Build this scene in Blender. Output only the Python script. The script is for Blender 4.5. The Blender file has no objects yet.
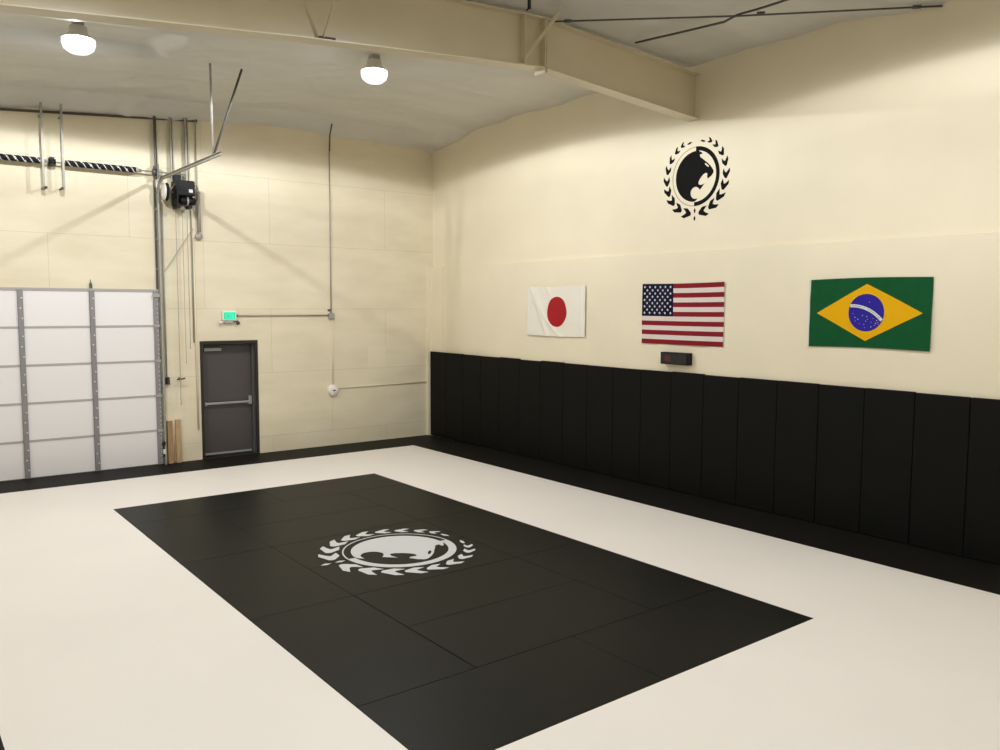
import bpy, bmesh, math, random
from mathutils import Vector, Matrix, noise
random.seed(7)
S = bpy.context.scene
COL = S.collection
PI = math.pi
CAMLOC = (-9.504, -14.756, 2.75)
CAMROT = (math.radians(-37.81279802), math.radians(-4.76180923), math.radians(.20904682))
FPX = 819.92
EXPO = -0.74

# ---------------------------------------------------------------- materials
def mat(name, col, rough=.6, metal=0, spec=.5, bump=0, bscale=40, var=0, vscale=3, emit=None, estr=0, stretch=(1, 1, 1), coat=0):
    m = bpy.data.materials.new(name); m.use_nodes = True
    n = m.node_tree.nodes; l = m.node_tree.links
    b = n['Principled BSDF']
    b.inputs['Base Color'].default_value = (*col, 1)
    b.inputs['Roughness'].default_value = rough
    b.inputs['Metallic'].default_value = metal
    b.inputs['Specular IOR Level'].default_value = spec
    b.inputs['Coat Weight'].default_value = coat
    if emit:
        b.inputs['Emission Color'].default_value = (*emit, 1)
        b.inputs['Emission Strength'].default_value = estr
    if bump or var:
        g = n.new('ShaderNodeNewGeometry'); mp = n.new('ShaderNodeMapping')
        mp.inputs['Scale'].default_value = stretch
        l.new(g.outputs['Position'], mp.inputs['Vector'])
    if var:
        t = n.new('ShaderNodeTexNoise'); t.inputs['Scale'].default_value = vscale; t.inputs['Detail'].default_value = 5
        l.new(mp.outputs['Vector'], t.inputs['Vector'])
        r = n.new('ShaderNodeValToRGB')
        r.color_ramp.elements[0].position = .3; r.color_ramp.elements[1].position = .7
        r.color_ramp.elements[0].color = (*[c * (1 - var) for c in col], 1)
        r.color_ramp.elements[1].color = (*[min(1, c * (1 + var * .5)) for c in col], 1)
        l.new(t.outputs['Fac'], r.inputs['Fac']); l.new(r.outputs['Color'], b.inputs['Base Color'])
    if bump:
        t = n.new('ShaderNodeTexNoise'); t.inputs['Scale'].default_value = bscale; t.inputs['Detail'].default_value = 6
        l.new(mp.outputs['Vector'], t.inputs['Vector'])
        bp = n.new('ShaderNodeBump'); bp.inputs['Strength'].default_value = bump; bp.inputs['Distance'].default_value = .02
        l.new(t.outputs['Fac'], bp.inputs['Height']); l.new(bp.outputs['Normal'], b.inputs['Normal'])
    return m

M = {}
CREAM = (.82, .735, .545)
M['paint'] = mat('cream_wall_paint', CREAM, .55, bump=.05, bscale=30, var=.03, vscale=1.3)
M['beam'] = mat('cream_beam_paint', (.68, .60, .42), .32, var=.04, vscale=2)
M['ceil'] = mat('white_vinyl_insulation', (.675, .66, .61), .42, bump=.35, bscale=2.2, var=.06, vscale=1.2, stretch=(.5, 2.2, 1))
M['concrete'] = mat('concrete', (.3, .29, .27), .8, var=.2)
M['white_mat'] = mat('white_vinyl_mat', (.85, .795, .73), .5, bump=.06, bscale=3, var=.025, vscale=.8)
M['black_mat'] = mat('black_vinyl_mat', (.0055, .006, .0045), .38, spec=.10, bump=.12, bscale=90, var=.15, vscale=3)
M['border_mat'] = mat('black_border_mat', (.010, .009, .007), .6, spec=.12, bump=.12, bscale=60, var=.2, vscale=3)
M['pad'] = mat('black_wall_pad_vinyl', (.0036, .0038, .003), .55, spec=.14, bump=.1, bscale=60)
M['decal_black'] = mat('black_decal_vinyl', (.009, .009, .009), .8, spec=.08)
M['decal_grey'] = mat('pale_grey_mat_print', (.62, .63, .62), .45)
M['decal_line'] = mat('olive_decal_outline', (.35, .30, .18), .5)
M['galv'] = mat('galvanised_steel', (.42, .405, .36), .55, metal=.4, spec=.3, var=.12, vscale=12)
M['galv_dark'] = mat('dull_dark_steel', (.12, .115, .10), .5, metal=.5, var=.2, vscale=10)
M['rib'] = mat('grey_door_rib_steel', (.27, .265, .26), .5, metal=.3)
M['door_panel'] = mat('white_door_panel', (.84, .81, .79), .5, bump=.03, bscale=60)
M['seal'] = mat('grey_panel_joint', (.42, .40, .37), .6)
M['grey_leaf'] = mat('grey_door_paint', (.075, .065, .062), .45, var=.05)
M['grey_frame'] = mat('grey_frame_paint', (.10, .105, .105), .45)
M['bronze'] = mat('dark_bronze_trim', (.018, .015, .010), .5)
M['chrome'] = mat('brushed_aluminium', (.5, .5, .5), .3, metal=.8)
M['silver'] = mat('silver_paint', (.38, .38, .38), .4, metal=.3)
M['black_metal'] = mat('black_operator_enamel', (.005, .005, .006), .5, spec=.25)
M['white_plastic'] = mat('white_plastic', (.82, .78, .72), .35)
M['label'] = mat('pale_label', (.7, .7, .72), .5)
M['rubber'] = mat('black_rubber', (.01, .01, .01), .7)
M['wood'] = mat('pine_board', (.50, .34, .17), .6, var=.25, vscale=8, stretch=(6, 6, .5))
M['wood_dark'] = mat('aged_pine_board', (.40, .235, .10), .6, var=.25, vscale=8, stretch=(6, 6, .5))
M['green_glow'] = mat('exit_green_glow', (.05, .6, .35), .4, emit=(.05, 1, .55), estr=.8)
M['green_letter'] = mat('exit_letter_green', (.02, .5, .2), .4, emit=(.0, .25, .12), estr=.3)
M['red_led'] = mat('red_led', (.2, .01, .01), .4, emit=(.5, .03, .04), estr=.12)
M['screen'] = mat('timer_glossy_black', (.012, .010, .010), .15, spec=.5)
M['red_cloth'] = mat('red_cloth', (.235, .017, .024), .9, spec=.1, var=.06, vscale=30)
M['disc_red'] = mat('sun_red_cloth', (.38, .018, .020), .85, spec=.15)
M['white_cloth'] = mat('white_cloth', (.72, .63, .57), .9, spec=.1)
M['navy'] = mat('navy_cloth', (.010, .010, .032), .9, spec=.1)
M['star'] = mat('white_star_cloth', (.70, .70, .68), .9, spec=.1)
M['jp_cloth'] = mat('off_white_satin', (.82, .77, .66), .55)
M['br_green'] = mat('green_cloth', (.009, .085, .027), .9, spec=.1, var=.1, vscale=10)
M['br_yellow'] = mat('yellow_cloth', (.76, .40, .006), .9, spec=.1)
M['br_blue'] = mat('blue_cloth', (.032, .022, .29), .9, spec=.1)
M['brown_dark'] = mat('dark_stain', (.09, .07, .05), .7)

def ply_mat():
    m = bpy.data.materials.new('cream_painted_plywood'); m.use_nodes = True
    n = m.node_tree.nodes; l = m.node_tree.links; b = n['Principled BSDF']; b.inputs['Roughness'].default_value = .55
    g = n.new('ShaderNodeNewGeometry'); sx = n.new('ShaderNodeSeparateXYZ'); cx = n.new('ShaderNodeCombineXYZ')
    ax = n.new('ShaderNodeMath'); ax.operation = 'ADD'; ax.inputs[1].default_value = 3.47 + 2.44 * 8
    az = n.new('ShaderNodeMath'); az.operation = 'ADD'; az.inputs[1].default_value = -.304 + 1.195 * 2
    l.new(g.outputs['Position'], sx.inputs[0]); l.new(sx.outputs['X'], ax.inputs[0]); l.new(sx.outputs['Z'], az.inputs[0])
    l.new(ax.outputs[0], cx.inputs['X']); l.new(az.outputs[0], cx.inputs['Y'])
    br = n.new('ShaderNodeTexBrick'); br.offset = .5; br.offset_frequency = 2
    br.inputs['Scale'].default_value = 1; br.inputs['Brick Width'].default_value = 2.44; br.inputs['Row Height'].default_value = 1.195
    br.inputs['Mortar Size'].default_value = .0045; br.inputs['Mortar Smooth'].default_value = .3; br.inputs['Bias'].default_value = 0
    br.inputs['Color1'].default_value = (*CREAM, 1); br.inputs['Color2'].default_value = (CREAM[0] * .97, CREAM[1] * .97, CREAM[2] * .96, 1)
    br.inputs['Mortar'].default_value = (.64, .56, .40, 1)
    l.new(cx.outputs[0], br.inputs['Vector'])
    t = n.new('ShaderNodeTexNoise'); t.inputs['Scale'].default_value = 1.4; t.inputs['Detail'].default_value = 7
    mp = n.new('ShaderNodeMapping'); mp.inputs['Scale'].default_value = (.7, 1, 2.2)
    l.new(g.outputs['Position'], mp.inputs['Vector']); l.new(mp.outputs[0], t.inputs['Vector'])
    r = n.new('ShaderNodeValToRGB'); r.color_ramp.elements[0].position = .3; r.color_ramp.elements[1].position = .62
    r.color_ramp.elements[0].color = (.90, .89, .86, 1); r.color_ramp.elements[1].color = (1, 1, 1, 1)
    l.new(t.outputs['Fac'], r.inputs['Fac'])
    mx = n.new('ShaderNodeMix'); mx.data_type = 'RGBA'; mx.blend_type = 'MULTIPLY'; mx.inputs['Factor'].default_value = 1
    l.new(br.outputs['Color'], mx.inputs['A']); l.new(r.outputs['Color'], mx.inputs['B']); l.new(mx.outputs['Result'], b.inputs['Base Color'])
    t2 = n.new('ShaderNodeTexNoise'); t2.inputs['Scale'].default_value = 25
    l.new(g.outputs['Position'], t2.inputs['Vector'])
    bp = n.new('ShaderNodeBump'); bp.inputs['Strength'].default_value = .08; bp.inputs['Distance'].default_value = .02
    l.new(t2.outputs['Fac'], bp.inputs['Height']); l.new(bp.outputs['Normal'], b.inputs['Normal'])
    return m
M['ply'] = ply_mat()

def lens_mat():
    m = bpy.data.materials.new('frosted_lamp_lens'); m.use_nodes = True
    n = m.node_tree.nodes; l = m.node_tree.links; n.clear()
    o = n.new('ShaderNodeOutputMaterial'); e = n.new('ShaderNodeEmission'); t = n.new('ShaderNodeBsdfTransparent'); mx = n.new('ShaderNodeMixShader')
    e.inputs['Color'].default_value = (.96, .98, 1, 1); e.inputs['Strength'].default_value = LENS
    mx.inputs['Fac'].default_value = .25
    l.new(t.outputs[0], mx.inputs[1]); l.new(e.outputs[0], mx.inputs[2]); l.new(mx.outputs[0], o.inputs['Surface'])
    return m
LENS = 4.6
LAMP_W = 760
ROW_W = {(-11, -4): 320, (-3, -11): 740, (-7, -11): 370, (-11, -11): 260, (-3, -17): 330, (-7, -17): 280, (-11, -17): 180}
M['lens'] = lens_mat()

# ---------------------------------------------------------------- mesh helpers
class B:
    """collects shapes into one mesh"""
    def __init__(s): s.bm = bmesh.new(); s.mats = []
    def mi(s, m):
        if m not in s.mats: s.mats.append(m)
        return s.mats.index(m)
    def box(s, x0, x1, y0, y1, z0, z1, m=None, bev=0, mx=None):
        r = bmesh.ops.create_cube(s.bm, size=1)['verts']
        for v in r: v.co = Vector(((x0 + x1) / 2 + v.co.x * (x1 - x0), (y0 + y1) / 2 + v.co.y * (y1 - y0), (z0 + z1) / 2 + v.co.z * (z1 - z0)))
        if mx: bmesh.ops.transform(s.bm, matrix=mx, verts=r)
        fs = {f for v in r for f in v.link_faces}
        i = s.mi(m) if m else 0
        for f in fs: f.material_index = i
        if bev:
            es = {e for v in r for e in v.link_edges}
            q = bmesh.ops.bevel(s.bm, geom=list(es), offset=bev, segments=2, profile=.5, affect='EDGES')
            for f in q['faces']: f.material_index = i
        return s
    def bar(s, a, b, w, h, m=None, roll=0):
        """rectangular bar from a to b"""
        a = Vector(a); b = Vector(b); d = b - a; L = d.length
        q = d.to_track_quat('Z', 'Y').to_matrix().to_4x4()
        mx = Matrix.Translation((a + b) / 2) @ q @ Matrix.Rotation(roll, 4, 'Z')
        return s.box(-w / 2, w / 2, -h / 2, h / 2, -L / 2, L / 2, m, 0, mx)
    def tube(s, pts, r, n=8, m=None, caps=True, smooth=True):
        pts = [Vector(p) for p in pts]; rings = []; i = s.mi(m) if m else 0
        t0 = (pts[1] - pts[0]).normalized(); up = Vector((0, 0, 1)) if abs(t0.z) < .9 else Vector((1, 0, 0))
        u = t0.cross(up).normalized()
        for k, p in enumerate(pts):
            t = (pts[min(k + 1, len(pts) - 1)] - pts[max(k - 1, 0)]).normalized()
            u = (u - t * u.dot(t)).normalized(); v = t.cross(u)
            rr = r[k] if isinstance(r, (list, tuple)) else r
            rings.append([s.bm.verts.new(p + (u * math.cos(2 * PI * j / n) + v * math.sin(2 * PI * j / n)) * rr) for j in range(n)])
        for k in range(len(rings) - 1):
            for j in range(n):
                f = s.bm.faces.new((rings[k][j], rings[k][(j + 1) % n], rings[k + 1][(j + 1) % n], rings[k + 1][j])); f.smooth = smooth; f.material_index = i
        if caps:
            for rg in (rings[0], rings[-1]):
                f = s.bm.faces.new(rg); f.material_index = i
        return s
    def lathe(s, c, axis, prof, n=28, m=None):
        """prof: list of (radius, distance along axis)"""
        ax = Vector(axis).normalized(); q = ax.to_track_quat('Z', 'Y'); c = Vector(c); i = s.mi(m) if m else 0
        rings = []
        for (r, h) in prof:
            if r < 1e-6: rings.append([s.bm.verts.new(c + q @ Vector((0, 0, h)))])
            else: rings.append([s.bm.verts.new(c + q @ Vector((r * math.cos(2 * PI * j / n), r * math.sin(2 * PI * j / n), h))) for j in range(n)])
        for a, b in zip(rings, rings[1:]):
            for j in range(n):
                k = (j + 1) % n
                vs = [a[0], b[j], b[k]] if len(a) == 1 else ([a[j], a[k], b[0]] if len(b) == 1 else [a[j], a[k], b[k], b[j]])
                if len(a) == 1 and len(b) == 1: continue
                f = s.bm.faces.new(vs); f.smooth = True; f.material_index = i
        return s
    def prism(s, pts, fn, d, m=None):
        """2D outline, fn(u,v,w)->Vector, thickness d along w"""
        i = s.mi(m) if m else 0
        lo = [s.bm.verts.new(fn(u, v, 0)) for u, v in pts]; hi = [s.bm.verts.new(fn(u, v, d)) for u, v in pts]
        n = len(pts)
        f = s.bm.faces.new(hi); f.material_index = i; fs = [f]
        f = s.bm.faces.new(lo[::-1]); f.material_index = i; fs.append(f)
        for k in range(n):
            q = s.bm.faces.new((lo[k], lo[(k + 1) % n], hi[(k + 1) % n], hi[k])); q.material_index = i
        for q in fs: q.normal_update()
        bmesh.ops.triangulate(s.bm, faces=fs)
        return s
    def build(s, name, m, parent=None, origin=None, normals=True):
        if normals: bmesh.ops.recalc_face_normals(s.bm, faces=s.bm.faces)
        me = bpy.data.meshes.new(name)
        pl = parent_loc(parent)
        o3 = Vector(origin) if origin else None
        sh = o3 if o3 is not None else pl
        bmesh.ops.translate(s.bm, verts=s.bm.verts, vec=-sh)
        s.bm.to_mesh(me); s.bm.free()
        for q in (s.mats or [m]): me.materials.append(q)
        o = bpy.data.objects.new(name, me); COL.objects.link(o)
        if parent: o.parent = parent; o.location = sh - pl
        else: o.location = sh
        return o

def parent_loc(p):
    v = Vector((0, 0, 0))
    while p: v += p.location; p = p.parent
    return v
def tag(o, label=None, cat=None, group=None, kind=None):
    if label: o['label'] = label
    if cat: o['category'] = cat
    if group: o['group'] = group
    if kind: o['kind'] = kind
    return o
def thing(name, loc, label, cat, group=None, kind=None):
    o = bpy.data.objects.new(name, None); COL.objects.link(o); o.location = loc; o.empty_display_size = .1
    return tag(o, label, cat, group, kind)
def struct(o, label, cat): return tag(o, label, cat, None, 'structure')
def copy_tree(o, parent=None):
    c = o.copy(); COL.objects.link(c)
    if parent: c.parent = parent
    for ch in [x for x in bpy.data.objects if x.parent == o]: copy_tree(ch, c)
    return c

# ---------------------------------------------------------------- room shell
XL, XR, YB, YF = -12.6, .13, -21.0, 0.0       # left, right, back, far
ZF = -.04
RIDGE = -2.85
def zc(x):  # underside of roof insulation
    return 6.32 - (.03 * (x - RIDGE) if x > RIDGE else .058 * (RIDGE - x))

b = B(); b.box(XL - .2, XR + .2, YB - .2, YF + .6, ZF - .2, ZF)
struct(b.build('floor', M['concrete']), 'grey concrete slab under the mats', 'floor')

# far wall: front skin with the recess of the exit door cut out
DX0, DX1, DZ = -4.802, -3.745, 2.12
b = B()
b.box(XL - .2, DX0, 0, .30, ZF - .1, 7.0); b.box(DX1, XR + .2, 0, .30, ZF - .1, 7.0); b.box(DX0, DX1, 0, .30, DZ, 7.0); b.box(DX0, DX1, .27, .30, ZF - .1, DZ)
struct(b.build('wall_far', M['ply']), 'cream painted plywood far wall with sheet seams', 'wall')
b = B(); b.box(XR, XR + .2, YB - .2, 0, ZF - .1, 7.0)
struct(b.build('wall_right', M['paint']), 'smooth cream wall with flags and wall emblem', 'wall')
b = B(); b.box(.05, XR, YB, -1.16, 0, 3.565, bev=.004)
struct(b.build('trim_1', M['paint']), 'thicker lower cream wall lining behind the flags', 'wall lining')
b = B(); b.box(.05, XR, -.46, -.055, ZF, 3.565); b.box(-.035, XR, -.055, 0, ZF, 3.565)
struct(b.build('trim_2', M['paint']), 'narrow cream boxed strip in the far right corner', 'trim')
b = B(); b.box(XL - .2, XL, YB - .2, 0, ZF - .1, 7.0)
struct(b.build('wall_left', M['paint']), 'cream left wall', 'wall')
b = B(); b.box(XL, XR, YB - .2, YB, ZF - .1, 7.0)
struct(b.build('wall_back', M['paint']), 'cream wall behind the viewer', 'wall')

# ceiling: draped white vinyl insulation
LAMPS = [(-7.28, -3.55, 5.95), (-3.62, -4.25, 6.06)]
def ss(t): t = max(0, min(1, t)); return t * t * (3 - 2 * t)
def ceil_z(x, y):
    z = zc(x)
    dfar = -y; dr = XR - x
    nz = noise.noise(Vector((x * .9, y * .9, 3.1)))
    # skirt against the far wall and the right wall
    edge = {0: 0}
    lower = .255 + .04 * ss((-4.5 - x) / 1.5) + .02 * math.sin(x * 2.1) + .05 * noise.noise(Vector((x * 1.7, 0, 0)))
    z -= lower * max(0, 1 - dfar / .45)
    low2 = (.25 * (1 - ss((dfar + .4) / 3.0)) - .01 + .10 * ss((dfar - 8.7) / 1.6)) * (1 - ss(dr / .9))
    z -= low2 * ss(dfar / .5)
    # sag between purlins running along x
    ph = (dfar / 1.52) % 1
    z -= .035 * math.sin(PI * ph) ** 2
    z += .025 * nz + .012 * noise.noise(Vector((x * 3.1, y * 4.1, 1.3)))
    rg = 1 - abs(noise.noise(Vector((x * .45 + 7, y * 2.3 + .5 * x, 5.5)))) * 2.2
    z -= .016 * max(0, rg) ** 5
    rg = 1 - abs(noise.noise(Vector((x * 1.3, y * 1.1 - .8 * x, 15.5)))) * 2.6
    z += .014 * max(0, rg) ** 7
    # pocket pressed up into the insulation around the left lamp
    wob = .06 * noise.noise(Vector((x * 2, y * 2, 2)))
    px_ = ss((x + 9.2) / .2) * ss((-6.05 + wob * 2 - x) / .22); py_ = ss((dfar - 2.72 - wob) / .1) * ss((3.98 + wob - dfar) / .12)
    z += .13 * px_ * py_
    # pleats in the skirt
    if dfar < .9: z += .03 * noise.noise(Vector((x * 4.5 + 2 * y, y * 2, 9))) * (1 - dfar / .9)
    return z
bm = bmesh.new(); NX, NY = 230, 260
gx = [XL - .05 + (XR + .1 - XL) * i / NX for i in range(NX + 1)]; gy = [.03 - (21.1) * (j / NY) ** 1.25 for j in range(NY + 1)]
vv = [[bm.verts.new((x, y, ceil_z(x, y))) for y in gy] for x in gx]
for i in range(NX):
    for j in range(NY):
        f = bm.faces.new((vv[i][j], vv[i][j + 1], vv[i + 1][j + 1], vv[i + 1][j])); f.smooth = True
geo = bmesh.ops.extrude_face_region(bm, geom=bm.faces[:])
for v in [g for g in geo['geom'] if isinstance(g, bmesh.types.BMVert)]: v.co.z += .12
q = B(); q.bm = bm
struct(q.build('ceiling', M['ceil']), 'white vinyl insulation draped under the gable roof', 'ceiling')

b = B(); b.bar((-12.5, -.02, 5.50), (-7.7, -.02, 5.715), .03, .035); b.bar((-7.7, -.02, 5.715), (-4.75, -.02, 5.945), .03, .035)
struct(b.build('trim_3', M['brown_dark'], normals=True), 'dark steel edge strip along the top of the far wall', 'trim')

# ---------------------------------------------------------------- steel roof beam
def frame_beam():
    YC = -6.9
    root = thing('roof_beam', (RIDGE, YC, 5.65), 'cream painted tapered steel roof beam crossing below the white ceiling', 'beam')
    prof = [(-12.55, 4.80), (-8.5, 5.14), (-6, 5.39), (RIDGE, 5.655), (XR - .005, 5.452)]
    top = [(x, zc(x) - .085 - (.07 if x > -1 else 0)) for x, z in prof]
    b = B()
    for k in range(len(prof) - 1):
        (x0, z0), (x1, z1) = prof[k], prof[k + 1]; t0, t1 = top[k][1], top[k + 1][1]
        vs = [b.bm.verts.new((x, YC + s * .006, z)) for s in (-1, 1) for x, z in ((x0, z0), (x1, z1), (x1, t1), (x0, t0))]
        for q in ((0, 1, 2, 3), (7, 6, 5, 4), (0, 4, 5, 1), (3, 2, 6, 7)): b.bm.faces.new([vs[i] for i in q])
    b.build('web', M['beam'], root)
    for nm, pr, dz in (('bottom_flange', prof, 1), ('top_flange', top, 1)):
        b = B()
        for k in range(len(pr) - 1):
            (x0, z0), (x1, z1) = pr[k], pr[k + 1]
            vs = [b.bm.verts.new((x, YC + s * .1, z + e)) for s in (-1, 1) for x, z, e in ((x0, z0, -.012), (x1, z1, -.012), (x1, z1, 0), (x0, z0, 0))]
            for q in ((0, 1, 2, 3), (7, 6, 5, 4), (0, 4, 5, 1), (3, 2, 6, 7), (0, 3, 7, 4), (1, 5, 6, 2)): b.bm.faces.new([vs[i] for i in q])
        b.build(nm, M['beam'], root)
    for x, z0, w in ((-2.80, 5.59, .018), (-2.775, 5.59, .012), (-3.12, 5.64, .012)):
        b = B(); b.box(x - w / 2, x + w / 2, YC - .1, YC + .1, z0, zc(x) - .1)
        if x > -3:
            for k in range(4):
                b.lathe((x + w / 2, YC - .05, z0 + .1 + k * .14), (1, 0, 0), [(0, 0), (.012, 0), (.012, .012), (0, .012)], 6)
        b.build('end_plate' if x > -3 else 'stiffener_plate', M['beam'], root)
    b = B(); b.bar((-3.11, YC - .06, 5.69), (-2.82, YC - .44, 6.27), .045, .006); b.bar((-3.11, YC - .06, 5.69), (-2.82, YC - .44, 6.27), .006, .045)
    b.build('flange_brace', M['beam'], root)
    b = B(); b.bar((-5.72, YC - .07, 5.44), (-5.70, YC - .60, 6.12), .04, .006); b.bar((-5.72, YC - .07, 5.44), (-5.70, YC - .60, 6.12), .006, .04)
    b.build('flange_brace', M['beam'], root)
    b = B(); b.bar((-5.76, YC - .05, 5.43), (-5.60, YC - .09, 5.43), .05, .02); b.build('brace_clip', M['brown_dark'], root)
    return root
frame_beam()

# rod bracing and flexible conduit under the ceiling near the beam
b = B(); b.tube([(-2.74, -7.0, 6.20), (-1.3, -8.65, 6.13), (.12, -10.33, 6.09)], .011, 8)
for t in (.04, .55, .93):
    b.tube([(-2.74 + 2.86 * t, -7.0 - 3.33 * t, 6.2 - .11 * t), (-2.74 + 2.86 * (t + .02), -7.0 - 3.33 * (t + .02), 6.2 - .11 * (t + .02))], .02, 6)
tag(b.build('brace_rod', M['galv_dark'], origin=(-2.74, -7, 6.2)), 'thin straight dark steel brace rod from the beam ridge to the right wall', 'brace rod')
b = B(); b.tube([(-1.36, -7.12, 6.19), (-1.28, -7.8, 6.165), (-1.2, -8.4, 6.15), (-1.24, -8.52, 6.15), (-1.28, -8.66, 6.15), (-1.25, -8.9, 6.15), (-1.22, -9.3, 6.16), (-1.1, -10.3, 6.16)], .014, 8)
tag(b.build('ceiling_conduit', M['galv_dark'], origin=(-1.36, -7.12, 6.19)), 'dark kinked conduit running under the ceiling across the thin brace rod', 'conduit')
b = B(); b.box(-3.425, -3.395, -7.43, -7.40, 6.09, 6.30, bev=.004); b.tube([(-3.41, -7.415, 6.10), (-3.44, -7.40, 6.07)], .01, 6)
tag(b.build('purlin_clip', M['rubber'], origin=(-3.41, -7.415, 6.30)), 'small black clip hanging at the ceiling above the beam ridge', 'clip')

# ---------------------------------------------------------------- ceiling lights
def photometry(ld):
    """wide batwing distribution of a prismatic low bay lamp"""
    ld.use_nodes = True; n = ld.node_tree.nodes; l = ld.node_tree.links
    em = n['Emission']; tc = n.new('ShaderNodeNewGeometry'); sp = n.new('ShaderNodeSeparateXYZ')
    mu = n.new('ShaderNodeMath'); mu.operation = 'MULTIPLY_ADD'; mu.inputs[1].default_value = -.5; mu.inputs[2].default_value = .5
    cv = n.new('ShaderNodeFloatCurve'); cm = cv.mapping; c = cm.curves[0]
    # x = (1 - cos)/2 style height coordinate: .5 is horizontal, 1 is straight down
    P_ = [(.0, .0), (.5, .0), (.535, .03), (.565, .20), (.60, .60), (.645, .45), (.70, .335), (.78, .40), (1, .50)]
    c.points[0].location = P_[0]; c.points[1].location = P_[-1]
    for p in P_[1:-1]: c.points.new(*p)
    cm.update()
    ms = n.new('ShaderNodeMath'); ms.operation = 'MULTIPLY'; ms.inputs[1].default_value = 2.5
    l.new(tc.outputs['Incoming'], sp.inputs[0]); l.new(sp.outputs['Z'], mu.inputs[0]); l.new(mu.outputs[0], cv.inputs['Value'])
    mn = n.new('ShaderNodeMath'); mn.operation = 'MAXIMUM'; mn.inputs[1].default_value = .014
    l.new(cv.outputs[0], mn.inputs[0]); l.new(mn.outputs[0], ms.inputs[0]); l.new(ms.outputs[0], em.inputs['Strength'])
def make_light(loc, label, group):
    x, y, z = loc
    r = thing('ceiling_light', loc, label, 'ceiling light', group)
    b = B(); b.lathe(loc, (0, 0, 1), [(0, .15), (.10, .15), (.11, .06), (.15, .045), (.19, .002), (.19, -.0), (.183, .0), (.145, .038), (0, .04)], 36)
    b.build('reflector', M['white_plastic'], r)
    b = B(); b.lathe(loc, (0, 0, -1), [(.186, .0), (.19, .05), (.17, .11), (.11, .155), (0, .175)], 32)
    b.build('lens', M['lens'], r, normals=False)
    b = B(); b.box(x - .06, x + .06, y - .06, y + .06, z + .13, z + .28, bev=.008); b.build('junction_box', M['galv'], r)
    ld = bpy.data.lights.new('lamp', 'POINT'); ld.energy = LAMP_W; ld.color = (.925, .955, 1.0); ld.shadow_soft_size = .045
    photometry(ld)
    lo = bpy.data.objects.new('lamp', ld); COL.objects.link(lo); lo.parent = r; lo.location = (0, 0, -.05)
    return r
g = 'low bay lights along the ceiling'
make_light(LAMPS[0], 'glowing ceiling light on the left, above the roll-up door', g)
make_light(LAMPS[1], 'glowing ceiling light in the middle of the ceiling, left of the right wall', g)
for (x, y) in ((-11.0, -4.0), (-3.62, -11.05), (-7.28, -11.05), (-11.0, -11.05), (-3.62, -17.9), (-7.28, -17.9), (-11.0, -17.9)):
    c = copy_tree([o for o in bpy.data.objects if o.name == 'ceiling_light.001'][0])
    c.location = (x, y, zc(x) - .17)
    c['label'] = 'ceiling light of the rows outside the picture'
    for ch in c.children:
        if ch.type == 'LIGHT':
            ch.data = ch.data.copy(); ch.data.energy = ROW_W[(int(x), int(y))]

# ---------------------------------------------------------------- floor mats
T0 = ZF
b = B()
OX0, OX1, OY0, OY1 = -8.935, -.975, -14.9, -.965
IX0, IX1, IY0, IY1 = -6.95, -2.95, -10.875, -2.935
b.box(OX0, OX1, IY1, OY1, T0, 0); b.box(OX0, OX1, OY0, IY0, T0, 0); b.box(OX0, IX0, IY0, IY1, T0, 0); b.box(IX1, OX1, IY0, IY1, T0, 0)
tag(b.build('training_mat', M['white_mat'], origin=(-5, -8, T0)), 'wide white training mat surface framing the black rectangle', 'floor mat')
b = B(); b.box(-12.5, -.0, OY1, -.01, T0, 0); b.build
tag(b.build('border_mat', M['border_mat'], origin=(-6, -.5, T0)), 'black border mat strip along the far wall in front of both doors', 'floor mat')
b = B(); b.box(OX1, .045, -14.9, OY1, T0, -.0005)
tag(b.build('border_mat', M['border_mat'], origin=(-.5, -7, T0)), 'black border mat strip at the foot of the black wall pads', 'floor mat')
b = B(); b.box(-9.93, OX0, -14.9, OY1, T0, 0)
tag(b.build('border_mat', M['border_mat'], origin=(-9.4, -7, T0)), 'black border mat strip at the bottom left corner of the picture', 'floor mat')
y0, y1, y2, y3, y4 = IY1, -3.925, -7.885, -9.865, IY0
ym = (y1 + y2) / 2; xa, xb, xc = -5.93, -4.93, -3.94
rows = [
 (IX0, xb, y1, y0, 'far left corner, pointed tip beside the white mat near the doors'),
 (xb, IX1, y1, y0, 'far right corner, nearest the room corner'),
 (IX0, xa, ym, y1, 'left edge, second from its far left corner'),
 (IX0, xa, y2, ym, 'left edge, just left of the wreath emblem'),
 (xa, xc, -4.915, y1, 'middle, behind the wreath emblem, farther of two'),
 (xa, xc, ym, -4.915, 'middle, directly behind the wreath emblem'),
 (xa, xc, -6.895, ym, 'middle, under the far half of the wreath emblem'),
 (xa, xc, y2, -6.895, 'middle, under the near half of the wreath emblem'),
 (xc, IX1, ym, y1, 'right edge, second from its far right corner'),
 (xc, IX1, y2, ym, 'right edge, just right of the wreath emblem'),
 (IX0, xa, y3, y2, 'left edge, with an open seam on its right'),
 (xa, xc, -8.855, y2, 'middle, first crosswise mat in front of the wreath emblem'),
 (xa, xc, y3, -8.855, 'middle, second crosswise mat in front of the wreath emblem'),
 (xc, IX1, y3, y2, 'right edge, behind its near right tip'),
 (IX0, xb, y4, y3, 'near left, cut by the bottom of the picture'),
 (xb, IX1, y4, y3, 'near right corner, pointed tip on the right')]
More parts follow.
